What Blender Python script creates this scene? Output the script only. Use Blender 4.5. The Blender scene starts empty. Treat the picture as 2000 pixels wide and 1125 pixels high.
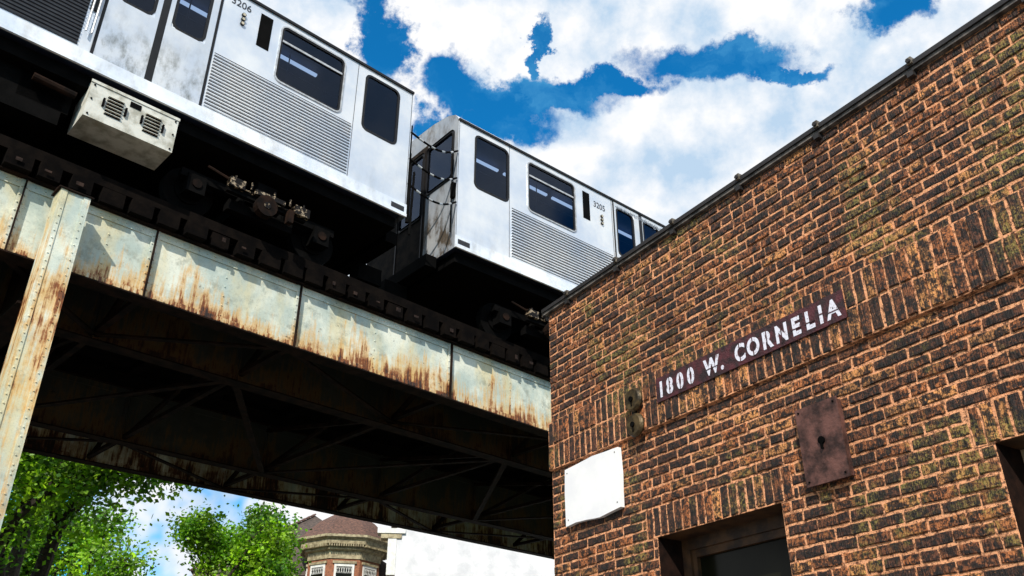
import bpy, math, random
from mathutils import Vector, Matrix
R=random.Random(7)
S=bpy.context.scene
S.view_settings.view_transform='Standard'
S.view_settings.look='None'
S.view_settings.exposure=0
# ------------------------------------------------------------ helpers
class MB:
    def __init__(s): s.v=[];s.f=[];s.m=[];s.c=[]
    def face(s,pts,m=0,c=None):
        b=len(s.v); s.v+= [tuple(p) for p in pts]; s.f.append(tuple(range(b,b+len(pts)))); s.m.append(m); s.c.append(c)
    def poly(s,vs,fs,m=0,c=None):
        b=len(s.v); s.v+=[tuple(p) for p in vs]
        for f in fs: s.f.append(tuple(b+i for i in f)); s.m.append(m); s.c.append(c)
    def box(s,x0,x1,y0,y1,z0,z1,m=0,c=None):
        vs=[(x0,y0,z0),(x1,y0,z0),(x1,y1,z0),(x0,y1,z0),(x0,y0,z1),(x1,y0,z1),(x1,y1,z1),(x0,y1,z1)]
        s.poly(vs,[(0,3,2,1),(4,5,6,7),(0,1,5,4),(1,2,6,5),(2,3,7,6),(3,0,4,7)],m,c)
    def tube(s,a,b,r0,r1=None,n=8,m=0,cap=True):
        r1=r0 if r1 is None else r1
        a=Vector(a);b=Vector(b);d=(b-a)
        if d.length<1e-6:return
        d.normalize()
        u=d.cross(Vector((0,0,1)))
        if u.length<1e-3:u=Vector((1,0,0))
        u.normalize();w=d.cross(u)
        vs=[]
        for p,r in((a,r0),(b,r1)):
            for i in range(n):
                t=2*math.pi*i/n; vs.append(p+u*(math.cos(t)*r)+w*(math.sin(t)*r))
        fs=[(i,(i+1)%n,n+(i+1)%n,n+i) for i in range(n)]
        if cap: fs+=[tuple(range(n))[::-1],tuple(range(n,2*n))]
        s.poly(vs,fs,m)
    def beam(s,a,b,w,h,m=0):
        a=Vector(a);b=Vector(b);d=(b-a).normalized()
        u=d.cross(Vector((0,0,1)));u.normalize();k=u.cross(d)
        vs=[]
        for p in(a,b):
            for su,sk in((-1,-1),(1,-1),(1,1),(-1,1)):
                vs.append(p+u*(su*w/2)+k*(sk*h/2))
        s.poly(vs,[(0,1,2,3),(7,6,5,4),(0,4,5,1),(1,5,6,2),(2,6,7,3),(3,7,4,0)],m)
    def build(s,name,mats,parent=None,smooth=False,loc=None,rot=None):
        me=bpy.data.meshes.new(name); me.from_pydata(s.v,[],s.f)
        for m in mats: me.materials.append(m)
        me.polygons.foreach_set('material_index',s.m)
        if any(c is not None for c in s.c):
            at=me.color_attributes.new('Col','FLOAT_COLOR','CORNER')
            buf=[]
            for f,c in zip(s.f,s.c):
                buf.extend((c or (1,1,1,1))*len(f))
            at.data.foreach_set('color',buf)
        if smooth: me.polygons.foreach_set('use_smooth',[True]*len(me.polygons))
        me.update()
        o=bpy.data.objects.new(name,me); S.collection.objects.link(o)
        if parent: o.parent=parent
        if loc:o.location=loc
        if rot:o.rotation_euler=rot
        return o
def empty(name,loc=(0,0,0),rz=0):
    o=bpy.data.objects.new(name,None);S.collection.objects.link(o);o.location=loc;o.rotation_euler=(0,0,rz);o.empty_display_size=.2;return o
def text(name,body,mat,parent,x,y,z,size,off=0.0,sx=1,ext=.001,align='LEFT'):
    cu=bpy.data.curves.new(name,'FONT');cu.body=body;cu.size=size;cu.extrude=ext;cu.offset=off;cu.align_x=align
    cu.materials.append(mat);o=bpy.data.objects.new(name,cu);S.collection.objects.link(o)
    o.parent=parent;o.location=(x,y,z);o.rotation_euler=(math.pi/2,0,0);o.scale=(sx,1,1);return o
# ------------------------------------------------------------ material helpers
class N:
    def __init__(s,nt): s.t=nt
    def n(s,ty,**k):
        x=s.t.nodes.new(ty)
        for a,b in k.items():
            if hasattr(x,a) : setattr(x,a,b)
        return x
    def l(s,a,b): s.t.links.new(a,b)
    def val(s,sock,v):
        if isinstance(v,(int,float)): sock.default_value=v
        elif isinstance(v,tuple):
            if len(v)==3 and len(sock.default_value)==4: v=v+(1,)
            sock.default_value=v
        else: s.l(v,sock)
    def math(s,op,a,b=0,c=None,clamp=False):
        x=s.n('ShaderNodeMath',operation=op,use_clamp=clamp);s.val(x.inputs[0],a);s.val(x.inputs[1],b)
        if c is not None:s.val(x.inputs[2],c)
        return x.outputs[0]
    def vm(s,op,a,b=None):
        x=s.n('ShaderNodeVectorMath',operation=op);s.val(x.inputs[0],a)
        if b is not None:
            if op=='SCALE': s.val(x.inputs['Scale'],b)
            else: s.val(x.inputs[1],b)
        return x.outputs['Value'] if op in('LENGTH','DOT_PRODUCT') else x.outputs[0]
    def mr(s,v,a,b,c=0.,d=1.,smooth=True):
        x=s.n('ShaderNodeMapRange');
        if smooth:x.interpolation_type='SMOOTHSTEP'
        s.val(x.inputs[0],v)
        for i,q in enumerate((a,b,c,d)): s.val(x.inputs[i+1],q)
        return x.outputs[0]
    def mix(s,f,a,b,bt='MIX'):
        x=s.n('ShaderNodeMix');x.data_type='RGBA';x.blend_type=bt
        s.val(x.inputs[0],f);s.val(x.inputs[6],a);s.val(x.inputs[7],b);return x.outputs[2]
    def noise(s,vec,scale,detail=4,rough=.55,out=0):
        x=s.n('ShaderNodeTexNoise');s.l(vec,x.inputs['Vector']);x.inputs['Scale'].default_value=scale
        x.inputs['Detail'].default_value=detail;x.inputs['Roughness'].default_value=rough;return x.outputs[out]
    def mapping(s,vec,scale):
        x=s.n('ShaderNodeMapping');s.l(vec,x.inputs[0]);x.inputs['Scale'].default_value=scale;return x.outputs[0]
def newmat(name):
    m=bpy.data.materials.new(name);m.use_nodes=True;nt=m.node_tree;b=nt.nodes['Principled BSDF'];g=N(nt)
    tc=g.n('ShaderNodeTexCoord');return m,g,b,tc.outputs['Object']
def bump(g,b,h,st=.4,dist=.01):
    x=g.n('ShaderNodeBump');x.inputs['Strength'].default_value=st;x.inputs['Distance'].default_value=dist
    g.l(h,x.inputs['Height']);g.l(x.outputs[0],b.inputs['Normal'])
def simple(name,c1,c2=None,rough=.6,metal=0,scale=6,bs=.2,bd=.005,stretch=(1,1,1),lo=.35,hi=.65,spec=.5):
    m,g,b,oc=newmat(name);c2=c2 or tuple(x*.6 for x in c1)
    v=g.mapping(oc,stretch);n=g.noise(v,scale,5,.6)
    g.l(g.mix(g.mr(n,lo,hi),c2,c1),b.inputs['Base Color'])
    b.inputs['Roughness'].default_value=rough;b.inputs['Metallic'].default_value=metal;b.inputs['Specular IOR Level'].default_value=spec
    if bs: bump(g,b,g.noise(v,scale*6,4),bs,bd)
    return m
# ------------------------------------------------------------ materials
def grime(g,oc):
    # broad soot / damp staining shared by brick and mortar
    return g.mr(g.noise(g.mapping(oc,(1,1,1.4)),.9,5,.65),.48,.68,0,.75)
def m_brick():
    m,g,b,oc=newmat('rug_brick')
    at=g.n('ShaderNodeVertexColor');at.layer_name='Col'
    fine=g.noise(oc,60,5,.8);mid=g.noise(oc,20,4,.65)
    sc=g.mapping(oc,(1,1,.09));score=g.noise(sc,120,2,.5)
    dark=g.mix(g.mr(mid,.42,.54),(.06,.045,.04),(1.,1.,1.))
    c=g.mix(1,at.outputs[0],dark,'MULTIPLY')
    c=g.mix(g.mr(fine,.47,.56,0,.92),c,(.007,.004,.003))
    c=g.mix(g.mr(fine,.41,.33,0,.65),c,(.60,.27,.11))
    c=g.mix(g.mr(score,.54,.64,0,.7),c,(.007,.004,.003))
    big=g.noise(oc,1.3,5,.7)
    moss=g.math('MULTIPLY',g.mr(big,.51,.62,0,.85),g.mr(fine,.56,.40,0,1))
    c=g.mix(moss,c,(.32,.26,.06))
    c=g.mix(grime(g,oc),c,g.mix(1,c,(.35,.30,.27),'MULTIPLY'))
    g.l(c,b.inputs['Base Color']);b.inputs['Roughness'].default_value=.72
    h=g.math('ADD',g.math('MULTIPLY',score,1.2),g.math('MULTIPLY',fine,.8))
    bump(g,b,h,1.,.012);return m
def m_mortar():
    m,g,b,oc=newmat('mortar')
    n=g.noise(oc,26,5,.75);c=g.mix(g.mr(n,.38,.53),(.12,.045,.022),(.90,.42,.21))
    c=g.mix(g.mr(g.noise(oc,60,3,.6),.57,.63,0,.8),c,(.03,.014,.009))
    c=g.mix(grime(g,oc),c,g.mix(1,c,(.45,.36,.30),'MULTIPLY'))
    g.l(c,b.inputs['Base Color']);b.inputs['Roughness'].default_value=.95;bump(g,b,g.noise(oc,90,4,.7),1.,.010);return m
def m_girder(zb,zt,name,k=1.0,col=False,rk=1.0):
    m,g,b,oc=newmat(name)
    sp=g.n('ShaderNodeSeparateXYZ');g.l(oc,sp.inputs[0]);z=sp.outputs[2]
    t=g.math('DIVIDE',g.math('SUBTRACT',z,zb),zt-zb)
    base=g.mix(g.mr(g.noise(oc,1.3,5,.65),.38,.66),(.44*k,.52*k,.47*k),(.78*k,.80*k,.68*k))
    yel=g.mr(g.noise(g.mapping(oc,(1,1,.35)),2.4,5,.6),.44,.70,0,.7)
    base=g.mix(yel,base,(.68*k,.58*k,.31*k))
    grm=g.mr(g.noise(oc,3.4,6,.75),.52,.68,0,.5);base=g.mix(grm,base,(.20*k,.21*k,.16*k))
    st=g.noise(g.mapping(oc,(1,1,.07)),19,5,.7)
    blot=g.noise(oc,6,5,.7)
    big=g.noise(g.mapping(oc,(1,1,.4)),1.5,3,.6)
    lvl=g.math('ADD',g.math('ADD',g.math('MULTIPLY',st,.55),g.math('MULTIPLY',blot,.3)),g.math('MULTIPLY',big,.75))
    thr=g.math('ADD',g.math('MULTIPLY',t,.46),.69) if not col else .90
    d=g.math('SUBTRACT',lvl,thr)
    base=g.mix(g.mr(d,-.12,.03,0,.7),base,(.68*rk,.36*rk,.06*rk))
    base=g.mix(g.mr(d,0.0,.08),base,(.24*rk,.065*rk,.010*rk))
    base=g.mix(g.mr(d,.06,.16),base,(.02*rk,.008*rk,.004*rk))
    sp2=g.noise(oc,5,7,.8);base=g.mix(g.mr(sp2,.62,.68),base,(.06*rk,.03*rk,.012*rk))
    base=g.mix(g.mr(g.noise(oc,45,4,.8),.5,.72,0,.35),base,(.15*rk,.14*rk,.1*rk))
    g.l(base,b.inputs['Base Color']);b.inputs['Roughness'].default_value=.6
    bump(g,b,g.math('ADD',g.noise(oc,2.,3),g.math('MULTIPLY',g.noise(oc,60,4,.7),.08)),.5,.03);return m
BR=m_brick();MO=m_mortar()
GIR=m_girder(6.6,7.63,'flaking_girder_paint');GIR2=m_girder(6.3,8.3,'shaded_girder_paint',.06,False,.20);GIR3=m_girder(6.2,9.4,'far_girder_paint',.95,False,.4);COL=m_girder(-3,9,'rusty_column_paint',1.02,True)  # inner girders: paint and rust darkened to imitate shade under the deck
DKR=simple('dark_rusty_steel',(.022,.011,.007),(.005,.0035,.003),.85,0,5,spec=.1)
TIE=simple('creosoted_timber',(.007,.005,.004),(.0025,.002,.002),.95,0,4,.5,.01,spec=.05)
RAIL=simple('rail_steel',(.06,.035,.025),(.015,.010,.008),.5,.6,8,spec=.2)
BLK=simple('black_underframe',(.004,.0037,.0037),(.002,.002,.002),.8,0,6,spec=.05)
MTL=simple('worn_bright_metal',(.36,.28,.19),(.006,.004,.003),.5,.2,18,.4,.01,lo=.52,hi=.60,spec=.2)
STRAP=simple('galvanised_strap',(.22,.19,.15),(.06,.045,.03),.5,.3,16,.4)
def m_steel(name,k,metal=.45,dirt=.35,rough=.36,dc=(.10,.09,.06),lowc=.12):
    m,g,b,oc=newmat(name)
    sp=g.n('ShaderNodeSeparateXYZ');g.l(oc,sp.inputs[0])
    c=g.mix(g.mr(g.noise(oc,.9,5,.6),.32,.68),(.60*k,.68*k,.80*k),(.86*k,.88*k,.90*k))
    low=g.mr(sp.outputs[2],1.3,.15,0,1)
    dn=g.mr(g.noise(g.mapping(oc,(1,1,.5)),4,7,.72),.42,.8,0,dirt)
    c=g.mix(g.math('MULTIPLY',dn,g.math('ADD',low,lowc),clamp=True),c,dc)
    g.l(c,b.inputs['Base Color']);b.inputs['Metallic'].default_value=metal
    g.l(g.mr(g.noise(oc,6,4),.3,.7,rough-.08,rough+.12),b.inputs['Roughness'])
    bump(g,b,g.noise(g.mapping(oc,(.3,1,1)),2.2,2),.12,.02);return m
STL=m_steel('stainless_car_body',.92,.25,.18,.38);DOOR=m_steel('brushed_door_steel',.84,.3,1.3,.42,(.07,.075,.05));SILL=m_steel('white_sill_paint',1.04,0,.35,.45)
ENDM=m_steel('dirty_end_panel',.42,.0,2.0,.6,(.07,.05,.03),.5)
ENDD=simple('shaded_end_panel',(.035,.025,.018),(.008,.006,.005),.8,0,5,spec=.1)  # dark colour stands in for the shade between the cars
FLD=simple('dark_fluted_panel',(.022,.026,.034),(.010,.012,.018),.35,.2,5,.1)  # same steel as the pale flutes; dark reflection put into the colour
GAPM=simple('flute_shadow_groove',(.03,.03,.035),None,.6,.2,6)
RUB=simple('black_rubber',(.010,.010,.012),None,.5,0,9,.1,spec=.3)
ALU=simple('window_aluminium',(.62,.64,.66),(.4,.41,.42),.35,.5,9,.1)
INT=simple('car_interior',(.045,.07,.14),(.03,.045,.09),.6,0,2,0)
NUM=simple('dark_lettering',(.03,.035,.05),None,.5,0,9,0)
NUML=simple('grey_lettering',(.26,.30,.36),(.22,.25,.30),.5,0,9,0)
TAN=simple('indicator_cream',(.55,.5,.38),None,.4,0,9,0)
BOXM=simple('equipment_box_paint',(.66,.66,.60),(.34,.33,.27),.6,0,5,.2,lo=.3,hi=.6)
def m_glass():
    m=bpy.data.materials.new('tinted_window_glass');m.use_nodes=True;nt=m.node_tree;nt.nodes.clear();g=N(nt)
    o=g.n('ShaderNodeOutputMaterial');t=g.n('ShaderNodeBsdfTransparent');t.inputs[0].default_value=(.22,.29,.42,1)
    gl=g.n('ShaderNodeBsdfGlossy');gl.inputs['Roughness'].default_value=.03;gl.inputs[0].default_value=(.55,.7,1,1)
    fr=g.n('ShaderNodeFresnel');fr.inputs[0].default_value=1.5
    mx=g.n('ShaderNodeMixShader');g.l(g.math('MULTIPLY',fr.outputs[0],.8),mx.inputs[0]);g.l(t.outputs[0],mx.inputs[1]);g.l(gl.outputs[0],mx.inputs[2]);g.l(mx.outputs[0],o.inputs[0]);return m
GLS=m_glass()
def m_emit(name,c,s):
    m,g,b,oc=newmat(name);b.inputs['Base Color'].default_value=c+(1,);b.inputs['Emission Color'].default_value=c+(1,);b.inputs['Emission Strength'].default_value=s;return m
TUB=m_emit('fluorescent_tube',(.85,.93,1),1.6)
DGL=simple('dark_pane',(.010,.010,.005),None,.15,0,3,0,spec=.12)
FRB=simple('brown_window_frame',(.11,.05,.018),(.03,.014,.007),.6,0,8,.3)
REV=simple('shaded_brick_reveal',(.02,.009,.006),(.008,.004,.003),.9,0,12,.5,spec=.1)  # shade inside the window recesses put into the brick colour
FRT=simple('tan_window_frame',(.5,.36,.22),(.35,.25,.15),.6,0,6,.2)
MAR=simple('maroon_sign_paint',(.085,.016,.022),(.018,.007,.009),.6,0,16,.8,.01)
def m_letter():
    m,g,b,oc=newmat('worn_white_letter_paint')
    n=g.noise(oc,34,6,.75);c=g.mix(g.mr(n,.36,.48),(.16,.10,.11),(.72,.72,.82))
    g.l(c,b.inputs['Base Color']);b.inputs['Roughness'].default_value=.7;return m
LET=m_letter()
RUSTP=simple('rusty_brown_plate',(.17,.075,.06),(.035,.017,.014),.55,.3,9,.6,.006)
DISC=simple('tarnished_disc',(.15,.10,.045),(.03,.022,.012),.45,.5,12,.5)
WHB=simple('white_board',(.9,.9,.9),(.80,.80,.83),.5,0,3,.1)
TAR=simple('roof_flashing',(.018,.015,.015),None,.6,0,8)
WHF=simple('weathered_edge',(.16,.14,.125),(.03,.027,.025),.6,0,14,.3)
# ------------------------------------------------------------ camera, sun, world
TH=math.radians(28.2)
cam=bpy.data.cameras.new('camera');co=bpy.data.objects.new('camera',cam);S.collection.objects.link(co)
co.location=(0,0,1.6);co.rotation_euler=(math.pi/2+TH,0,0);cam.sensor_width=36;cam.lens=30.6;cam.clip_end=3000;S.camera=co
SE=math.radians(38);hx,hy=-.14,-.990;tosun=Vector((hx*math.cos(SE),hy*math.cos(SE),math.sin(SE)))
sl=bpy.data.lights.new('sun','SUN');sl.energy=5.0;sl.angle=math.radians(.5);sl.color=(1,.93,.82)
so=bpy.data.objects.new('sun',sl);S.collection.objects.link(so);so.rotation_euler=(-tosun).to_track_quat('-Z','Y').to_euler();so.location=(0,-5,30)
W=bpy.data.worlds.new('World');S.world=W;W.use_nodes=True;nt=W.node_tree;nt.nodes.clear();g=N(nt)
wo=g.n('ShaderNodeOutputWorld');bg=g.n('ShaderNodeBackground');bg.inputs[1].default_value=.1;g.l(bg.outputs[0],wo.inputs[0])
sky=g.n('ShaderNodeTexSky');sky.sky_type='NISHITA';sky.sun_disc=False;sky.sun_elevation=SE;sky.sun_rotation=math.radians(188)
tc=g.n('ShaderNodeTexCoord');D=tc.outputs['Generated'];sp=g.n('ShaderNodeSeparateXYZ');g.l(D,sp.inputs[0])
zz=g.math('MAXIMUM',sp.outputs[2],.04)
cb=g.n('ShaderNodeCombineXYZ');g.l(g.math('DIVIDE',sp.outputs[0],zz),cb.inputs[0]);g.l(g.math('DIVIDE',sp.outputs[1],zz),cb.inputs[1]);P=cb.outputs[0]
nc=g.noise(D,11,7,.66,1);nd=g.vm('SCALE',g.vm('SUBTRACT',nc,(.5,.5,.5)),.25)
P2=g.vm('ADD',P,g.vm('MULTIPLY',nd,(1,1,0)))
hole=None
for cx,cy,rx,ry in [(-.19,1.03,.045,.085),(.34,1.075,.125,.055),(.03,1.17,.16,.055),(.17,1.14,.10,.036),(-.085,1.15,.07,.07),(-.03,1.24,.12,.050),(.573,.955,.06,.055),(.45,1.11,.06,.025),(-.14,1.25,.06,.06),(.05,1.06,.016,.07)]:
    d=g.vm('LENGTH',g.vm('MULTIPLY',g.vm('SUBTRACT',P2,(cx,cy,0.)),(1/rx,1/ry,0.)))
    h=g.mr(d,1.30,.76,0,1)
    hole=h if hole is None else g.math('MAXIMUM',hole,h)
far=g.mr(g.vm('LENGTH',g.vm('SUBTRACT',P,(.2,1.1,0.))),.85,1.4)
h2=g.math('MULTIPLY',g.mr(g.noise(D,3.4,5,.6),.50,.60),far)
hole=g.math('MAXIMUM',hole,h2)
A=g.noise(D,8,7,.6);B=g.noise(g.vm('ADD',D,(-.01,-.02,.03)),8,7,.6)
low=g.mr(g.noise(D,4.2,3,.5),.38,.58,.34,1.05)
sh=g.math('ADD',g.math('MULTIPLY',g.math('SUBTRACT',A,B),4.0),low,clamp=True)
cl=g.mix(sh,(5.2,6.9,8.8),(10.3,10.3,10.4))
blu=g.mix(1,sky.outputs[0],(.08,1.30,2.05),'MULTIPLY')
wisp=g.mr(g.noise(P2,7,4,.6),.42,.75,0,.5)
bl=g.mix(wisp,blu,(1.2,4.6,7.8))
g.l(g.mix(hole,cl,bl),bg.inputs[0])
# ------------------------------------------------------------ brick building
WR=math.radians(-57.5);bld=empty('brick_building',(.332,7,0),WR)
C=.0683;ZB=3.644
def bcol(dark=0):
    r=R.random()
    if r<.34: c=(.12,.040,.018)
    elif r<.62: c=(.28,.092,.032)
    elif r<.86: c=(.50,.165,.050)
    else: c=(.70,.30,.095)
    k=R.uniform(.6,1.3)*(1-dark)
    return (c[0]*k,c[1]*k,c[2]*k,1)
def brick(mb,x0,x1,z0,z1,pr,col):
    u=R.uniform
    y=-pr+u(-.003,.003);e=.0045
    a1=u(-.002,.002);b1=u(-.002,.002)
    def edge(p,q_,n):
        return [(p[0]+(q_[0]-p[0])*i/n,p[1]+(q_[1]-p[1])*i/n) for i in range(n)]
    nx=max(1,int((x1-x0)/.045));nz=max(1,int((z1-z0)/.045))
    O=edge((x0,z0+a1),(x1,z0+b1),nx)+edge((x1,z0+b1),(x1,z1+b1),nz)+edge((x1,z1+b1),(x0,z1+a1),nx)+edge((x0,z1+a1),(x0,z0+a1),nz)
    O=[(p[0]+u(-.0035,.0035),p[1]+u(-.0035,.0035)) for p in O];n=len(O)
    cx=(x0+x1)/2;cz=(z0+z1)/2
    vs=[(p[0],.02,p[1]) for p in O]+[(p[0],y+.004,p[1]) for p in O]+[(p[0]+(e if p[0]<cx else -e),y+u(-.002,.002),p[1]+(e if p[1]<cz else -e)) for p in O]
    vs.append((cx,y-.001,cz));fs=[]
    for i in range(n):
        k=(i+1)%n;fs+=[(i,k,n+k,n+i),(n+i,n+k,2*n+k,2*n+i),(2*n+i,2*n+k,3*n)]
    mb.poly(vs,fs,0,col)
def course_wall(mb,L,z_lo,z_hi,openings,skip=(),x0=0):
    ks=range(int(math.floor((z_lo-ZB)/C)),int(math.ceil((z_hi-ZB)/C-1e-3)))
    for k in ks:
        z=ZB+k*C
        if z<z_lo-1e-3: continue
        iv=[(x0,L)]
        for (a,b,c,d) in list(openings)+list(skip):
            if z+C*.5>c and z+C*.5<d:
                n=[]
                for s,e in iv:
                    if b<=s or a>=e:n.append((s,e));continue
                    if a>s:n.append((s,a))
                    if b<e:n.append((b,e))
                iv=n
        off=(.1 if k%2 else 0)+R.uniform(-.015,.015)
        hdr=(k%6==0)
        w0=.1075 if hdr else .212
        for s,e in iv:
            x=s-((s+off)%w0) if s>x0 else s-(off)
            while x<e:
                w=w0+R.uniform(-.006,.006)
                a=max(x,s);b=min(x+w,e)
                if b-a>.035:
                    brick(mb,a+.0075,b-.0075 ,z+.0085,z+C-.0085,.006+R.uniform(0,.004),bcol())
                x+=w
def soldiers(mb,xa,xb,z0,rows,pr,mo):
    n=int(round((xb-xa)/.0715));w=(xb-xa)/n
    for r in range(rows):
        for i in range(n):
            a=xa+i*w
            brick(mb,a+.008,a+w-.008,z0+r*3*C+.0085,z0+(r+1)*3*C-.0085,pr+R.uniform(-.003,.007),bcol())
    mo.box(xa,xb,-pr+.006,.0,z0+.001,z0+rows*3*C-.001)
WT=2.893;W1=(1.216,2.302,.95,WT);W2=(3.612,4.74,.95,WT);DR=(6.2,7.2,-.1,WT)
TOP=ZB+21*C
mb=MB();mo=MB()
lint=[(a-.1,b+.1,WT,WT+3*C) for a,b,_,_ in(W1,W2,DR)]
course_wall(mb,9.5,0.0,TOP,[W1,W2,DR],[(-1,20,ZB,ZB+6*C)]+lint)
soldiers(mb,-.004,9.5,ZB,2,.034,mo)
for a,b,_,_ in(W1,W2,DR): soldiers(mb,a-.1,b+.1,WT,1,.009,mo)
mb.build('front_bricks',[BR],bld)
def holed(mo,x0,x1,z0,z1,ops,y0,y1,m=0):
    xs=sorted({x0,x1}|{o[0] for o in ops}|{o[1] for o in ops});zs=sorted({z0,z1}|{max(z0,o[2]) for o in ops}|{o[3] for o in ops})
    for i in range(len(xs)-1):
        for k in range(len(zs)-1):
            cx=(xs[i]+xs[i+1])/2;cz=(zs[k]+zs[k+1])/2
            if any(o[0]<cx<o[1] and o[2]<cz<o[3] for o in ops):continue
            mo.face([(xs[i],y0,zs[k]),(xs[i+1],y0,zs[k]),(xs[i+1],y0,zs[k+1]),(xs[i],y0,zs[k+1])],m)
holed(mo,0,9.5,0,TOP,[W1,W2,DR],0,0)
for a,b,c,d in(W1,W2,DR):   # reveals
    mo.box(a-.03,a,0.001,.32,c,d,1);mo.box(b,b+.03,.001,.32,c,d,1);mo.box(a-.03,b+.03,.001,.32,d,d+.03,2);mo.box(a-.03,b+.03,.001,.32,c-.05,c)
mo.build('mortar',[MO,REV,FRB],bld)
sd=MB();course_wall(sd,8,0,TOP,[],[]);so_=sd.build('side_bricks',[BR],bld,loc=(0,8,0),rot=(0,0,-math.pi/2))
b2=MB();b2.box(.004,9.5,.6,8,0,TOP-.4,0);b2.face([(.0,0,0),(.0,8,0),(.0,8,TOP),(.0,0,TOP)],0);b2.face([(9.5,0,0),(9.5,8,0),(9.5,8,TOP),(9.5,0,TOP)],0);b2.face([(0,8,0),(9.5,8,0),(9.5,8,TOP),(0,8,TOP)],0);b2.build('rear_walls',[MO],bld)
cp=MB()
cp.box(-.04,9.55,-.035,.28,TOP+.001,TOP+.025,1);cp.box(-.05,9.56,-.048,.29,TOP+.026,TOP+.058,0)
cp.box(-.045,.25,.291,8.05,TOP+.001,TOP+.05,0)
for i in range(14):
    x=.34+.68*i;cp.box(x-.016,x+.016,-.060,.1,TOP+.035,TOP+.08,2);cp.tube((x,-.074,TOP+.052),(x,-.05,TOP+.052),.014,n=8,m=0);cp.box(x-.04,x+.0,-.045,-.0,TOP-.035,TOP,0);cp.box(x+.01,x+.05,.0,.03,TOP+.058,TOP+.085,2)
cp.build('parapet_coping',[TAR,WHF,STRAP],bld)
wf=MB();q_=.11
for (a,b,c,d),fm in((W1,0),(W2,1),(DR,0)):
    f=.075
    wf.box(a,a+f,.1+q_,.17+q_,c,d,fm);wf.box(b-f,b,.1+q_,.17+q_,c,d,fm);wf.box(a+f,b-f,.1+q_,.17+q_,d-f,d,fm);wf.box(a+f,b-f,.1+q_,.17+q_,c,c+f,fm)
    wf.box(a+f,a+f+.04,.12+q_,.16+q_,c+f,d-f,fm);wf.box(b-f-.04,b-f,.12+q_,.16+q_,c+f,d-f,fm);wf.box(a+f+.04,b-f-.04,.12+q_,.16+q_,d-f-.05,d-f,fm)
    wf.box(a+f+.04,b-f-.04,.125+q_,.155+q_,(c+d)/2-.02,(c+d)/2+.02,fm)
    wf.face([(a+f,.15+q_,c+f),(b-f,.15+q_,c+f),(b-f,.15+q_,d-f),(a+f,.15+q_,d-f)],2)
    if c>0: wf.box(a-.06,b+.06,-.04,.2,c-.1,c-.051,3)
wf.build('windows',[FRB,FRT,DGL,WHF],bld)
def onwall(name): 
    return empty(name,(.332,7,0),WR)
sg=onwall('address_sign')
q=MB();q.box(1.37,3.0,-.046,-.038,3.795,3.975);q.build('painted_band',[MAR],sg)
s_='1800 W. CORNELIA';x=1.39;adv={'1':.075,'I':.065,' ':.085,'.':.05,'W':.135,'N':.122,'O':.118,'0':.108,'8':.108,'C':.115,'R':.118,'E':.108,'L':.102,'A':.118}
tot=sum(adv[c] for c in s_);kk=(3.0-1.375-.03)/tot;sb=MB()
for i,c in enumerate(s_):
    w=adv[c]*kk
    if c!=' ':
        t=text('letter_%d'%i,c,LET,sg,x+w*.46,-.0475,3.828,.156,.0062,.82,.0008,'CENTER')
        if c in '80CORNI': sb.box(x+w*.43,x+w*.49,-.0505,-.0488,3.815,3.955) if c!='I' else sb.box(x+w*.2,x+w*.8,-.0505,-.0488,3.878,3.886)
        if c in 'ELAW': sb.box(x+w*.1,x+w*.85,-.0505,-.0488,3.862,3.868)
    x+=w
sb.build('stencil_bridges',[MAR],sg)
wb=onwall('blank_notice_board');q=MB()
pts=[(.235,3.145),(.36,3.155),(.50,3.148),(.60,3.138),(.66,3.135),(.80,3.15),(.905,3.16),(.907,3.28),(.914,3.40),(.905,3.60),(.75,3.604),(.6,3.612),(.4,3.598),(.24,3.59),(.230,3.4)]
vs=[(p[0],-.05,p[1]) for p in pts]+[(p[0],-.015,p[1]) for p in pts];n=len(pts)
q.poly(vs,[tuple(range(n))]+[(i,n+i,n+(i+1)%n,(i+1)%n) for i in range(n)]);q.build('board',[WHB],wb)
q=MB()
for x_,z_ in((.27,3.19),(.87,3.2),(.87,3.57),(.27,3.555)): q.tube((x_,-.05,z_),(x_,-.053,z_),.005,n=8)
q.build('screws',[STRAP],wb)
eb=onwall('rusty_wall_box');q=MB();q.box(2.552,2.832,-.05,-.008,2.925,3.36);q.box(2.545,2.84,-.058,-.0505,2.915,3.37);q.tube((2.70,-.0585,3.15),(2.70,-.07,3.15),.022,n=12,m=1);q.box(2.695,2.705,-.075,-.06,3.10,3.15,1)
for a in(2.57,2.815):
    for b_ in(2.94,3.345): q.tube((a,-.0585,b_),(a,-.064,b_),.006,n=6,m=1)
q.build('box_cover',[RUSTP,BLK],eb)
for zz_ in(3.883,3.69):
    dc=onwall('round_wall_bell');q=MB()
    q.tube((1.155,-.10,zz_),(1.155,-.078,zz_),.075,.088,24);q.tube((1.155,-.078,zz_),(1.155,-.066,zz_),.088,n=24);q.tube((1.155,-.066,zz_),(1.155,.0,zz_),.035,n=12,m=1)
    q.tube((1.155,-.112,zz_),(1.155,-.101,zz_),.02,n=10,m=1);q.box(1.150,1.160,-.106,-.1005,zz_-.055,zz_-.02,1)
    q.build('bell_plate',[DISC,BLK],dc)
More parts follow.
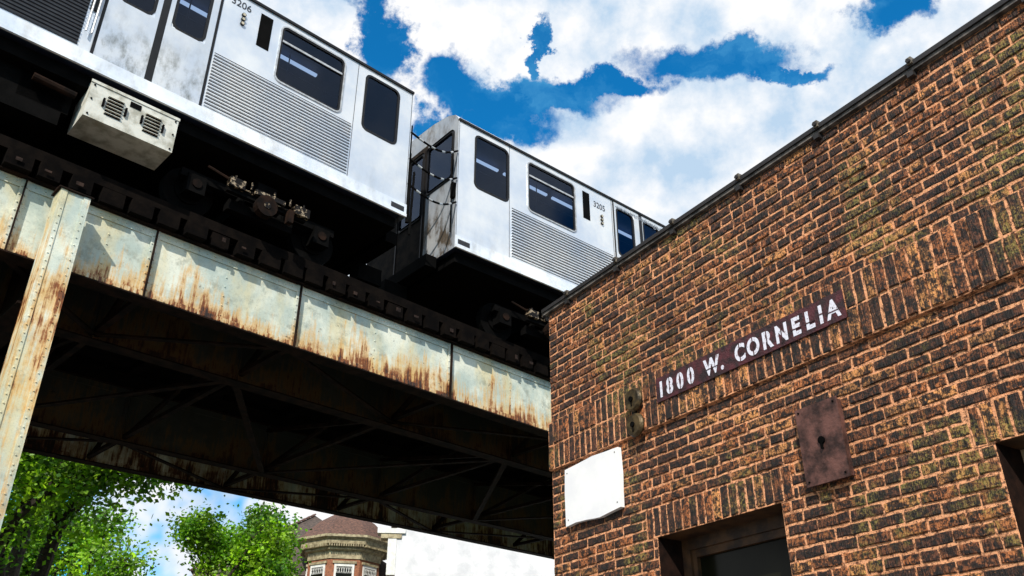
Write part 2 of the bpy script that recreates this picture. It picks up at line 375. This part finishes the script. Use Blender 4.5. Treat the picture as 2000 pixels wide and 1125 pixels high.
# ------------------------------------------------------------ viaduct
VR=math.radians(44.5);via=empty('elevated_railway_viaduct',(0,0,0),VR)
ZT=7.63;ZL=6.60;s0,s1=-14,46
stl=[-12,-9.1,-6.2,-3.3,-.4,1.85,3.457,5.618,8.505,11.4,14.3,17.2,20.1,23,25.9,28.8,31.7,34.6,37.5,40.4,43.3]
def girder(y,mat,name,near=False,zl=ZL):
    q=MB();q.box(s0,s1,y-.008,y+.008,zl+.02,ZT-.02,0)
    for sg_ in(-1,1):
        ya,yb=sorted((y+sg_*.009,y+sg_*.024))
        q.box(s0,s1,ya,yb,ZT-.13,ZT-.021,0);q.box(s0,s1,ya,yb,zl+.021,zl+.12,0)
        for s in stl:
            ya,yb=sorted((y+sg_*.0245,y+sg_*.034));q.box(s-.05,s+.05,ya,yb,zl+.022,ZT-.022,0)
            ya,yb=sorted((y+sg_*.0345,y+sg_*.085));q.box(s-.007,s+.007,ya,yb,zl+.022,ZT-.022,1 if near else 0)
    q.box(s0,s1,y-.10,y+.15,ZT-.02,ZT,1);q.box(s0,s1,y-.10,y+.15,zl,zl+.02,1)
    if near:
        def riv(s,z,yy):
            vs=[(s+.015*math.cos(a*math.pi/3),yy,z+.015*math.sin(a*math.pi/3)) for a in range(6)]+[(s+.008*math.cos(a*math.pi/3),yy-.011,z+.008*math.sin(a*math.pi/3)) for a in range(6)]
            q.poly(vs,[(i,(i+1)%6,6+(i+1)%6,6+i) for i in range(6)]+[(6,7,8,9,10,11)],0)
        for s in stl:
            if -2<s<15:
                for k in range(8): riv(s-.032,zl+.14+k*.11,y-.034);riv(s+.032,zl+.14+k*.11,y-.034)
        for s in(4.5,7.0,9.9,2.9):
            for k in range(6): riv(s,zl+.16+k*.14,y-.008)
        s=-1.
        while s<14: riv(s,ZT-.075,y-.024);riv(s,zl+.07,y-.024);s+=.11
    return q.build(name,[mat,DKR],via)
girder(10.13,GIR,'near_girder',True)
girder(11.70,GIR2,'inner_girder_1',zl=6.55)
girder(15.9,GIR2,'inner_girder_2',zl=6.6)
girder(17.55,GIR3,'far_girder',zl=6.6)
q=MB()
for sc_ in(2.32,20.6,-15):
    for yc,ym in((9.72,9.975),(17.72,17.98)):
        a,b=sc_-.17,sc_+.17
        q.box(a+.03,b-.03,yc+.012,yc+.03,0.02,7.46,0)
        for xx in(a,b-.02):q.box(xx,xx+.02,yc,ym,0.02,7.46,0)
        q.box(a+.021,a+.075,yc,yc+.011,.02,7.46,0);q.box(b-.075,b-.021,yc,yc+.011,.02,7.46,0)
        q.box(a+.03,b-.03,ym-.02,ym-.002,0.02,7.46,0)
        q.box(a-.03,b+.03,yc-.02,ym+.01,7.461,7.48,1);q.box(a-.15,b+.15,yc-.12,ym+.12,.13,.16,1)
        q.box(a-.01,a+.07,ym-.1,ym,7.481,7.55,1);q.box(b-.07,b+.01,ym-.1,ym,7.481,7.55,1)
        for k in range(70):
            z=.3+k*.1
            for xx in(a+.047,b-.047):q.tube((xx,yc,z),(xx,yc-.01,z),.012,.007,6,0)
q.build('columns',[COL,DKR],via)
q=MB()
for sc_ in(2.32,20.6,-15):
    q.box(sc_-.01,sc_+.01,10.3,17.4,6.2,7.3);q.box(sc_-.15,sc_+.15,10.3,17.4,6.17,6.199);q.box(sc_-.15,sc_+.15,10.3,17.4,7.301,7.33)
q.build('cross_girders',[DKR],via)
q=MB()
for i,s in enumerate(stl):
    for ya,yb in((10.17,11.66),(11.74,15.86),(15.94,17.5)):
        q.beam((s,ya,ZL+.12),(s,yb,ZT-.12),.07,.07);q.beam((s+.08,ya,ZT-.12),(s+.08,yb,ZL+.12),.07,.07);q.beam((s+.04,ya,ZL+.1),(s+.04,yb,ZL+.1),.09,.07)
    if i<len(stl)-1:
        t=stl[i+1]
        q.beam((s,11.74,ZL+.02),(t,15.86,ZL+.02),.11,.03) if i%2 else q.beam((s,15.86,ZL+.02),(t,11.74,ZL+.02),.11,.03)
        q.beam((s,10.2,ZL+.03),(t,11.62,ZL+.03),.09,.03) if i%2 else q.beam((s,11.62,ZL+.03),(t,10.2,ZL+.03),.09,.03)
        q.beam((s,15.95,ZL+.03),(t,17.5,ZL+.03),.09,.03) if i%2 else q.beam((s,17.5,ZL+.03),(t,15.95,ZL+.03),.09,.03)
q.build('bracing',[DKR],via)
q=MB();s=s0
while s<s1:
    w=R.uniform(.24,.30);q.box(s,s+w,9.95+R.uniform(-.05,.02),12.35,ZT+.003,ZT+.20+R.uniform(0,.01))
    q.box(s,s+.35,15.2,18.0+R.uniform(-.04,.04),ZT+.003,ZT+.21)
    s+=.37
for y in(10.03,12.1,15.35,17.9): q.box(s0,s1,y-.07,y+.07,ZT+.213,ZT+.36)
q.box(s0,s1,10.35,11.4,ZT+.215,ZT+.25)
for k in range(10):
    y=12.45+k*.275;q.box(s0,s1,y,y+.272,ZT+.12,ZT+.17)
s=s0
while s<s1: q.box(s,s+.15,12.4,15.15,ZT-.04,ZT+.118);s+=1.6
q.build('ties_and_walkway',[TIE],via)
q=MB()
for y in(10.18,11.62,15.95,17.4):
    q.box(s0,s1,y-.07,y+.07,ZT+.214,ZT+.23);q.box(s0,s1,y-.01,y+.01,ZT+.2301,ZT+.33);q.box(s0,s1,y-.036,y+.036,ZT+.3301,ZT+.37)
s=s0
while s<s1:
    if R.random()<.45:
        a=s+R.uniform(.03,.12);q.box(a,a+R.uniform(.03,.09),9.885,9.893,ZT+R.uniform(.04,.08),ZT+R.uniform(.09,.14))
    s+=.37
q.build('rails',[RAIL],via)
# ------------------------------------------------------------ rail cars
def rrect(x0,x1,z0,z1,r,n=5):
    p=[]
    for cx,cz,a0 in((x1-r,z1-r,0),(x0+r,z1-r,90),(x0+r,z0+r,180),(x1-r,z0+r,270)):
        for i in range(n+1):
            a=math.radians(a0+90*i/n);p.append((cx+r*math.cos(a),cz+r*math.sin(a)))
    return p
def ring(q,x0,x1,z0,z1,r,wd,y0,y1,m,mapf=None):
    mapf=mapf or (lambda x,y,z:(x,y,z))
    o=rrect(x0,x1,z0,z1,r);i_=rrect(x0+wd,x1-wd,z0+wd,z1-wd,max(r-wd,.02));n=len(o)
    vs=[mapf(p[0],y0,p[1]) for p in o]+[mapf(p[0],y0,p[1]) for p in i_]+[mapf(p[0],y1,p[1]) for p in o]+[mapf(p[0],y1,p[1]) for p in i_]
    fs=[]
    for k in range(n):
        j=(k+1)%n;fs+=[(k,j,n+j,n+k),(k,2*n+k,2*n+j,j),(n+k,n+j,3*n+j,3*n+k)]
    q.poly(vs,fs,m)
Lc=14.7;WD=2.84
def railcar(name,org,ang,sg_,F,number,web=None):
    e=empty('elevated_train_car',org,ang)
    X=lambda t:sg_*t
    def xr(a,b): return tuple(sorted((X(a),X(b))))
    RF=F['roof'];k=RF/2.5
    wins=[];ew=F['ew'];mw=F['mw'];d0,d1=F['door'];dm=(d0+d1)/2
    h0,h1=F['wh'];
    wins.append((ew[0],ew[1],h0,h1,'e'));wins.append((mw[0],mw[1],h0+.05,h1,'m'))
    dw=(d1-d0)/2
    for a in(d0,dm): wins.append((a+dw*F['dwa'],a+dw*F['dwb'],h0+.02,h1+.0,'d'))
    x=d1+.35;mid=Lc-(d1+.35)
    nW=3;ww=(mid-x)/nW
    for i in range(nW): wins.append((x+i*ww+.12,x+(i+1)*ww-.12,h0+.05,h1,'m'))
    for w in list(wins[:4]): wins.append((Lc-w[1],Lc-w[0],w[2],w[3],w[4]))
    ops=[xr(w[0],w[1])+(w[2],w[3]) for w in wins]
    xa,xb=xr(0,Lc)
    q=MB();holed(q,xa,xb,0.0,RF,ops,0,0,0)
    for a,b,c,d in ops:
        q.box(a-.012,a,.001,.06,c,d,1);q.box(b,b+.012,.001,.06,c,d,1);q.box(a,b,.001,.06,c-.012,c,1);q.box(a,b,.001,.06,d,d+.012,1)
    holed(q,xa,xb,0.0,RF,ops,WD,0,0)
    pr=[(0,RF),(.03,RF+.09),(.12,RF+.2),(.35,RF+.31),(.8,RF+.39),(WD/2,RF+.42)];pr=pr+[(WD-a,b) for a,b in pr[-2::-1]]
    for i in range(len(pr)-1):
        q.face([(xa,pr[i][0],pr[i][1]),(xb,pr[i][0],pr[i][1]),(xb,pr[i+1][0],pr[i+1][1]),(xa,pr[i+1][0],pr[i+1][1])],0)
    for xx in(xa+.001,xb-.001): q.face([(xx,a,b) for a,b in pr],2)
    for xx in(xa,xb):
        eo=[(.14,.93,h0+.1,h1),(1.05,1.79,1.1,h1),(1.95,2.70,h0+.1,h1)]
        ys=sorted({0,WD}|{v for o in eo for v in o[:2]});zs=sorted({0,RF}|{v for o in eo for v in o[2:]})
        for i in range(len(ys)-1):
            for j in range(len(zs)-1):
                cy=(ys[i]+ys[i+1])/2;cz=(zs[j]+zs[j+1])/2
                if any(o[0]<cy<o[1] and o[2]<cz<o[3] for o in eo):continue
                q.face([(xx,ys[i],zs[j]),(xx,ys[i+1],zs[j]),(xx,ys[i+1],zs[j+1]),(xx,ys[i],zs[j+1])],5 if cy>.93 else 2)
        out=-1 if xx==xa else 1
        for o in eo:
            ring(q,o[0]-.03,o[1]+.03,o[2]-.03,o[3]+.03,.1,.06,0.001,.02,3,lambda a,y,z,xx=xx,out=out:(xx+out*y,a,z))
            fp=[(xx-out*.01,o[0],o[2]),(xx-out*.01,o[1],o[2]),(xx-out*.01,o[1],o[3]),(xx-out*.01,o[0],o[3])]
            q.face(fp if out>0 else fp[::-1],4)
        q.face([(xx-out*.25,.05,.1),(xx-out*.25,WD-.05,.1),(xx-out*.25,WD-.05,RF+.1),(xx-out*.25,.05,RF+.1)],1)
        q.box(*sorted((xx+out*.002,xx+out*.012)),1.0,1.03,.0,2.35,3);q.box(*sorted((xx+out*.002,xx+out*.012)),1.81,1.84,.0,2.35,3)
        q.box(*sorted((xx+out*.002,xx+out*.22)),.5,WD-.5,-.2,.02,1)
        q.box(*sorted((xx+out*.05,xx+out*.50)),WD/2-.14,WD/2+.14,-.55,-.25,1)
        for yy in(.06,WD-.06): q.tube((xx+out*.06,yy,.3),(xx+out*.06,yy,1.9),.014,n=6,m=1)
        q.box(*sorted((xx+out*.002,xx+out*.06)),.02,.10,1.0,1.3,1)
    q.build('body_shell',[STL,BLK,ENDM,RUB,GLS,ENDD],e)
    q=MB();q.face([(xa+.02,.12,.1),(xb-.02,.12,.1),(xb-.02,WD-.12,.1),(xa+.02,WD-.12,.1)],0)
    q.face([(xa+.02,.08,RF+.12),(xb-.02,.08,RF+.12),(xb-.02,WD-.08,RF+.12),(xa+.02,WD-.08,RF+.12)],0)
    for yy in(.1,): q.face([(xa+.02,WD-.1,.1),(xb-.02,WD-.1,.1),(xb-.02,WD-.1,RF),(xa+.02,WD-.1,RF)],0)
    x=xa+.4
    while x<xb-1.3:
        q.box(x,x+1.15,.75,.80,RF+.02,RF+.06,1);q.box(x,x+1.15,WD-.8,WD-.75,RF+.02,RF+.06,1);x+=1.3
    x=xa+.8
    while x<xb-1: q.tube((x,.7,.1),(x,.7,RF+.1),.012,n=6,m=0);x+=1.7
    q.tube((xa+.3,.72,RF-.25),(xb-.3,.72,RF-.25),.012,n=6,m=0)
    q.build('interior',[INT,TUB,ALU],e)
    q=MB()
    for (a,b,c,d),w in zip(ops,wins):
        q.face([(a,.012,c),(b,.012,c),(b,.012,d),(a,.012,d)],2)
        if w[4]=='m':
            ring(q,a-.035,b+.035,c-.035,d+.035,.12,.026,-.016,.012,0);ring(q,a-.009,b+.009,c-.009,d+.009,.095,.032,-.006,.012,1)
            zz=d-(d-c)*.27;q.box(a+.02,b-.02,-.01,.011,zz-.018,zz+.018,0);q.box(a+.02,b-.02,-.004,.0105,zz+.0185,zz+.03,1)
            q.box(a+.02,b-.02,-.004,.0105,zz-.03,zz-.0185,1)
        else: ring(q,a-.03,b+.03,c-.03,d+.03,.12 if w[4]=='e' else .14,.042,-.006,.012,1)
    q.build('window_frames',[ALU,RUB,GLS],e)
    q=MB()
    q.box(xa,xb,-.035,.0-.001,0.0,.055,1);q.box(xa,xb,-.022,-.001,.056,.235,1)
    q.box(xa,xb,-.028,.02,RF+.001,RF+.045,2)
    def flutes(a,b,m):
        a,b=xr(a,b);z0=.28*k;z1=1.235*k;n=17;p=(z1-z0)/n
        q.box(a,b,-.004,-.001,z0,z1,3)
        for i in range(n): 
            z=z0+i*p
            vs=[];y=-.017
            for xx in(a,b):
                vs+=[(xx,-.004,z+p*.04),(xx,y,z+p*.18),(xx,y,z+p*.50),(xx,-.004,z+p*.60)]
            q.poly(vs,[(0,4,5,1),(1,5,6,2),(2,6,7,3),(0,1,2,3),(7,6,5,4)],m)
    flutes(F['fl'][0],F['fl'][1],0);flutes(Lc-F['fl'][1],Lc-F['fl'][0],0);flutes(d1+.18,Lc-d1-.18,F['mfl'])
    for (a,b) in((d0,d1),(Lc-d1,Lc-d0)):
        m_=(a+b)/2
        for u,v in((a+.02,m_-.03),(m_+.03,b-.02)):
            u,v=xr(u,v)
            wl=[o for o in ops if o[0]>u-.01 and o[1]<v+.01]
            for o in wl:
                z0,z1=.245,RF-.03
                ex=.031
                q.box(u,o[0]-ex,-.012,-.001,z0,z1,4);q.box(o[1]+ex,v,-.012,-.001,z0,z1,4)
                q.box(o[0]-ex,o[1]+ex,-.012,-.001,z0,o[2]-ex,4);q.box(o[0]-ex,o[1]+ex,-.012,-.001,o[3]+ex,z1,4) if z1>o[3]+ex else None
        for c_,w_ in((a,.014),(m_,.05),(b,.02)):
            u,v=xr(c_-w_,c_+w_);q.box(u,v,-.014,-.002,.24,RF,2)
    for vt in(F['vent'],(Lc-F['vent'][1],Lc-F['vent'][0])):
        a,b=xr(*vt);q.box(a,b,-.006,-.001,F['vz'][0],F['vz'][1],6)
    for t in(F['lt'],Lc-F['lt']):
        for i in range(3):
            z=F['lz']+i*.085;q.tube((X(t),-.03,z),(X(t),-.001,z),.033,n=12,m=2);q.tube((X(t),-.034,z),(X(t),-.0301,z),.024,n=12,m=5)
    for t in(.02,1.12*k,F['fl'][1]+.03): 
        u,v=xr(t-.004,t+.004);q.box(u,v,-.003,-.001,.24,RF,3)
    u,v=xr(.05,.30);q.box(u,v,-.026,-.0225,.08,.17,3)
    q.build('side_trim',[STL,SILL,RUB,GAPM,DOOR,TAN,BLK],e) if F['mfl']==0 else q.build('side_trim',[STL,SILL,RUB,GAPM,DOOR,TAN,BLK,FLD],e)
    if F['mfl']:
        q=MB();u,v=xr(d1+.06,d1+.16);q.box(u,v,-.03,-.002,.9,RF,0)
        for t in(d1+.07,d1+.14): q.tube((X(t),-.06,.5),(X(t),-.06,RF),.014,n=8,m=1)
        q.build('door_handrails',[RUB,ALU],e)
    text('car_number',number,NUM,e,X(F['num']),-.004,F['nz'],F['ns'],.001,.9,.0008)
    if web: text('web_address',web,NUML,e,F['wx'],-.016,RF-.155,.16,0.0006,1.0,.0008)
    q=MB();q.box(xa+.1,xb-.1,.12,WD-.12,-.18,-.001,0);q.box(*xr(5.0,9.2),.3,WD-.3,-.75,-.19,0)
    q.box(*xr(9.4,10.3),.15,.8,-.6,-.19,0)
    for tc_ in(F['tr'],Lc-F['tr']):
        cx=X(tc_)
        for dx in(-.98,.98):
            q.tube((cx+dx,.35,-.70),(cx+dx,WD-.35,-.70),.07,n=10,m=0)
            for yy in(.62,WD-.74):
                q.tube((cx+dx,yy,-.70),(cx+dx,yy+.12,-.70),.36,n=28,m=0)
                q.tube((cx+dx,yy-.03,-.70),(cx+dx,yy-.001,-.70),.2,n=20,m=0)
            for yy in(.36,WD-.56): q.box(cx+dx-.13,cx+dx+.13,yy,yy+.2,-.84,-.56,0);q.tube((cx+dx,yy-.02,-.7),(cx+dx,yy-.001,-.7),.07,n=10,m=2)
        for yy in(.40,WD-.5):
            q.box(cx-1.2,cx+1.2,yy,yy+.1,-.62,-.50,0);q.box(cx-.5,cx+.5,yy-.02,yy+.12,-.86,-.70,0)
            for dx in(-.32,0,.32): q.tube((cx+dx,yy+.05,-.70),(cx+dx,yy+.05,-.5),.07,n=10,m=0)
        q.box(cx-.15,cx+.15,.3,WD-.3,-.5,-.3,0)
        q.box(cx-.62,cx+.60,.20,.27,-.70,-.62,0);q.box(cx-.62,cx-.40,.14,.26,-.64,-.50,1);q.box(cx-.25,cx+.22,.13,.24,-.62,-.55,1);q.box(cx+.38,cx+.62,.13,.24,-.66,-.52,1)
        q.tube((cx-.05,.12,-.74),(cx-.05,.24,-.74),.16,n=18,m=2);q.tube((cx-.05,.11,-.74),(cx-.05,.12,-.74),.05,n=12,m=1)
        for dx in(-.55,-.3,.05,.3,.52): q.tube((cx+dx,.15,-.58),(cx+dx,.15,-.47),.015,n=6,m=1)
        q.tube((cx-.6,.17,-.60),(cx+.6,.17,-.66),.012,n=6,m=1);q.tube((cx-.9,.3,-.4),(cx-.5,.2,-.55),.02,n=6,m=2)
        q.box(cx+.28,cx+.36,.1,.2,-.86,-.66,2)
    if F.get('box'):
        a,b=xr(*F['box'])
        q.box(a,b,.02,.55,-.64,-.10,3);q.box(a-.01,b+.01,.008,.019,-.13,-.09,3)
        for c_ in(a+.22,b-.42):
            for i in range(6): 
                z=-.22-.05*i;q.poly([(c_,.018,z),(c_+.2,.018,z),(c_+.2,-.008,z-.024),(c_,-.008,z-.024),(c_,.018,z-.028),(c_+.2,.018,z-.028)],[(0,1,2,3)],3);q.box(c_,c_+.2,.0155,.0195,z-.045,z-.024,0)
            q.box(c_-.05,c_-.025,-.01,.019,-.42,-.3,0);q.box(c_+.225,c_+.25,-.01,.019,-.42,-.3,0)
        for xx in(a+.04,b-.04):
            for z in(-.16,-.37,-.6):q.tube((xx,.008,z),(xx,.019,z),.013,n=6,m=0)
        q.box((a+b)/2-.07,(a+b)/2+.07,.013,.019,-.24,-.16,0)
        q.box(a-.7,a-.1,.3,.9,-.55,-.19,0);q.tube((a-.6,.18,-.3),(a-.1,.18,-.32),.05,n=10,m=2)
    q.build('underframe_and_trucks',[BLK,MTL,DKR,BOXM],e)
    return e
F1=dict(roof=2.5,ew=(.30,.94),mw=(1.39,2.50),wh=(1.28,2.37),door=(3.49,4.93),dwa=.2,dwb=.8,fl=(1.15,3.44),mfl=7,vent=(2.68,2.88),vz=(1.75,2.38),lt=3.14,lz=1.98,num=3.36,nz=2.27,ns=.18,tr=2.2,box=(3.7,4.82))
railcar('c1',(-1.69,11.6,9.08),math.radians(43.5),-1,F1,'3206')
F2=dict(roof=2.66,ew=(.40,1.15),mw=(1.66,2.86),wh=(1.40,2.52),door=(3.98,5.62),dwa=.12,dwb=.72,fl=(1.25,3.90),mfl=0,vent=(3.10,3.29),vz=(1.88,2.52),lt=3.62,lz=1.95,num=3.40,nz=2.28,ns=.19,tr=2.4,wx=4.1)
railcar('c2',(-.955,12.4,9.02),math.radians(40.5),1,F2,'3205','www.transitchicago.com')
bar=empty('intercar_barrier')
q=MB()
for a,b in(((-1.69,11.6,10.78),(-.96,12.38,10.98)),((-1.69,11.6,10.24),(-.96,12.38,10.40)),((-1.69,11.6,9.74),(-.96,12.38,9.90))):
    a=Vector(a);b=Vector(b);p=a
    for i in range(1,15):
        t=i/14;c=a.lerp(b,t)+Vector((0.10,-.10,-.32))*math.sin(math.pi*t)*.75
        q.tube(p,c,.018,n=8,m=0 if i%3 else 1);p=c
q.tube((-1.66,11.62,10.1),(-1.66,11.62,9.0),.03,n=8,m=0);q.tube((-1.60,11.66,10.0),(-1.62,11.66,8.8),.02,n=8,m=0)
q.build('barrier_hoses',[BLK,ALU],bar)
# ------------------------------------------------------------ trees
BARK=simple('bark',(.05,.037,.025),(.015,.011,.008),.9,0,12,.6,.02)
def m_leaf(name,c1,c2):
    m,g,b,oc=newmat(name);at=g.n('ShaderNodeVertexColor');at.layer_name='Col'
    c=g.mix(1,at.outputs[0],g.mix(g.mr(g.noise(oc,.8,2),.35,.65),c2,c1),'MULTIPLY');g.l(c,b.inputs['Base Color']);b.inputs['Roughness'].default_value=.5
    tr=g.n('ShaderNodeBsdfTranslucent');g.l(g.mix(1,c,(1.,1.2,.4),'MULTIPLY'),tr.inputs[0]);mx=g.n('ShaderNodeMixShader');mx.inputs[0].default_value=.35
    o=[x for x in g.t.nodes if x.type=='OUTPUT_MATERIAL'][0];g.l(b.outputs[0],mx.inputs[1]);g.l(tr.outputs[0],mx.inputs[2]);g.l(mx.outputs[0],o.inputs[0]);return m
LEAF=m_leaf('leaves',(.32,.56,.015),(.07,.22,.01))
def tree(name,x,y,h,rad,seed,nl=26000,th=.35,leaf=.13,base=.3):
    r=random.Random(seed);e=empty(name,(x,y,0));q=MB();tips=[]
    def br(p,d,L,rd,dep):
        segs=3;
        for i in range(segs):
            d2=(d+Vector((r.uniform(-.2,.2),r.uniform(-.2,.2),r.uniform(-.05,.15)))).normalized();n=p+d2*(L/segs)
            q.tube(p,n,rd*(1-.25*i/segs),rd*(1-.25*(i+1)/segs),6 if dep>1 else 9,cap=False);p=n;d=d2
            if dep>=2: tips.append((p,dep))
        if dep>=4:return
        for k in range(r.choice((3,3,4)) if dep<3 else 3):
            a=r.uniform(0,6.28);sp_=r.uniform(.45,.95);
            u=d.cross(Vector((0,0,1)) if abs(d.z)<.9 else Vector((1,0,0))).normalized();w=d.cross(u)
            nd=(d+(u*math.cos(a)+w*math.sin(a))*sp_+Vector((0,0,.12))).normalized()
            br(p,nd,L*r.uniform(.62,.8),rd*.6,dep+1)
    br(Vector((0,0,0)),Vector((r.uniform(-.05,.05),0,1)),h*base,th,0)
    mx=max(math.hypot(t.x,t.y) for t,_ in tips);mz=max(t.z for t,_ in tips);kx=rad/mx;kz=h*.96/mz
    q.v=[(a*kx,b*kx,c*kz) for a,b,c in q.v]
    q.build('trunk_and_limbs',[BARK],e)
    lf=MB();T=[(Vector((t.x*kx,t.y*kx,t.z*kz)),r.random()) for t,_ in tips]
    T=[t for t in T if t[1]>.2]
    for i in range(nl):
        c,kq=T[r.randrange(len(T))];s=rad*.07
        p=c+Vector((r.gauss(0,s),r.gauss(0,s),r.gauss(0,s*.7)))
        u=Vector((r.gauss(0,1),r.gauss(0,1),r.gauss(0,.6))).normalized();w=u.cross(Vector((r.gauss(0,1),r.gauss(0,1),r.gauss(0,1)))).normalized()
        a=leaf*r.uniform(.6,1.2);k=(.15+1.35*kq)*r.uniform(.55,1.35)
        lf.face([p-u*a*.5,p+w*a*.32,p+u*a*.5,p-w*a*.32],0,(k,k,k*.9,1))
    lf.build('foliage',[LEAF],e)
tree('leafy_tree',-13.6,25.5,12.4,8.2,3,80000,.34,.17)
tree('leafy_tree',-10.4,31,10.0,3.7,11,26000,.2,.16)
tree('leafy_tree',-20,34,11.5,6.5,5,26000,.3,.2)
# ------------------------------------------------------------ house with turret
hs_=empty('brick_house',(-7.3,39,0),math.radians(12))
HB=simple('house_brick',(.34,.13,.06),(.18,.07,.04),.85,0,14,.4)
SHG=simple('roof_shingles',(.17,.085,.06),(.045,.025,.02),.85,0,9,.6,.02,(1,1,4))
SHG2=simple('grey_roof_slates',(.12,.085,.07),(.03,.025,.022),.85,0,9,.6,.02,(1,1,5))
CRN=simple('cornice_paint',(.42,.36,.22),(.20,.16,.09),.6,0,7,.3)
WPT=simple('white_trim',(.75,.75,.72),(.6,.6,.57),.6,0,7,.2)
q=MB();H0=8.45;U=.75
q.box(-6,2.6,1.2,12,0,H0,0)
def octo(r,z,cx=0,cy=.6): return [(cx+r*math.cos(math.radians(22.5+45*i)),cy+r*math.sin(math.radians(22.5+45*i)),z) for i in range(8)]
def band(r0,z0,r1,z1,m):
    a=octo(r0,z0);b=octo(r1,z1)
    for i in range(8): q.face([a[i],a[(i+1)%8],b[(i+1)%8],b[i]],m)
band(1.65,0,1.65,8.3+U,0)
for r0,z0,r1,z1 in((1.7,8.2,1.7,8.5),(1.7,8.5,1.85,8.56),(1.85,8.56,1.85,8.68),(1.85,8.68,2.05,8.76),(2.05,8.76,2.07,8.92),(2.07,8.92,2.24,9.02),(2.24,9.02,2.24,9.12)): band(r0,z0+U,r1,z1+U,2)
band(2.20,9.1+U,1.3,9.95+U,1);band(1.3,9.95+U,.05,10.7+U,1)
for i in range(8):
    a0=math.radians(45*i)
    cxx,cyy=math.cos(a0),math.sin(a0)
    tx,ty=-cyy,cxx;rr=1.65*math.cos(math.radians(22.5))
    def P_(u,o,z): return (cxx*(rr+o)+tx*u,.6+cyy*(rr+o)+ty*u,z)
    if i in(4,5,6,7):
        for zb,zt in((6.3+U,8.0+U),(2.4,4.6)):
            for (u0,u1,z0,z1,o,m) in((-.42,.42,zb,zt,.04,3),(-.33,.33,zb+.1,zt-.12,.055,4),(-.33,.33,(zb+zt)/2-.03,(zb+zt)/2+.03,.07,3),(-.5,.5,zb-.12,zb,.08,2),(-.5,.5,zt,zt+.1,.08,2)):
                q.poly([P_(u0,-.05,z0),P_(u1,-.05,z0),P_(u1,-.05,z1),P_(u0,-.05,z1),P_(u0,o,z0),P_(u1,o,z0),P_(u1,o,z1),P_(u0,o,z1)],[(4,5,6,7),(0,1,5,4),(1,2,6,5),(2,3,7,6),(3,0,4,7)],m)
            for t in range(-3,4): 
                q.beam(P_(t*.1-.03,.06,zt-.15),P_(t*.1+.03,.06,zt-.4),.015,.015,3);q.beam(P_(t*.1+.03,.06,zt-.15),P_(t*.1-.03,.06,zt-.4),.015,.015,3)
    for t in range(-7,8):
        p0=P_(t*.1,.25,8.70+U);p1=P_(t*.1,.40,8.70+U);q.beam(p0,p1,.05,.09,2)
e0=8.5
q.box(-6.3,2.9,.9,12.3,8.3,8.5,2)
q.poly([(-6.4,.8,e0),(3,.8,e0),(3,12.4,e0),(-6.4,12.4,e0),(-1.5,5.0,12.1),(-1.5,8.5,12.1)],[(0,1,4),(1,2,5,4),(2,3,5),(3,0,4,5)],5)
A0=Vector((-6.4,.8,e0));A1=Vector((-1.5,5,12.1))
for k in range(24):
    t=k/24;q.beam(A0.lerp(A1,t)+Vector((0,0,.04)),A0.lerp(A1,t+.036)+Vector((0,0,.07)),.22,.06,1)
q.build('walls_roof_and_turret',[HB,SHG,CRN,WPT,DGL,SHG2],hs_)
wh=empty('white_building',(-4.75,36.5,0),math.radians(6))
WW=simple('white_painted_wall',(.74,.74,.76),(.55,.56,.59),.8,0,1.2,.5,.02)
q=MB();q.box(.0,16,.0,12,0,10.6,0);q.box(-.35,16.2,-.3,12.2,10.6,10.9,1);q.box(-.8,.35,-.1,.6,9.65,9.85,3);q.box(-.65,.2,-.06,.5,9.45,9.649,1);q.box(-.35,.0,-.04,.4,8.0,9.449,3)
for i in range(4):
    x=2+i*3.4;z=2;q.box(x,x+1.1,-.03,-.001,z,z+1.7,2);q.box(x-.1,x+1.2,-.08,-.002,z-.15,z-.001,1)
q.build('walls',[WW,CRN,DGL,WPT],wh)
# ------------------------------------------------------------ ground, road, pavement
GR=simple('grass_and_soil',(.05,.07,.025),(.035,.035,.02),.95,0,.8,.4)
ASP=simple('asphalt',(.05,.05,.05),(.04,.04,.04),.9,0,3,.4);CON=simple('concrete',(.22,.20,.18),(.16,.15,.14),.85,0,2,.3);LIN=simple('road_paint',(.7,.6,.15),None,.7,0,5)
def sheet(name,x0,x1,y0,y1,z0,z1,m):
    q=MB()
    if z0==z1:q.face([(x0,y0,z0),(x1,y0,z0),(x1,y1,z0),(x0,y1,z0)],0)
    else:q.box(x0,x1,y0,y1,z0,z1)
    o=q.build(name,[m]);o.location=(.332,7,0);o.rotation_euler=(0,0,WR);return o
gq=MB();gq.face([(-900,-900,-.02),(900,-900,-.02),(900,900,-.02),(-900,900,-.02)],0);gq.build('ground',[GR])
sheet('road',-120,80,-15,-5.2,0.0,0.0,ASP);sheet('pavement',-60,80,-5.0,-.02,-.01,.12,CON);sheet('kerb',-60,80,-5.2,-5.001,-.01,.13,CON);sheet('centre_line',-120,80,-10.2,-10.05,.004,.004,LIN)
print('DONE')
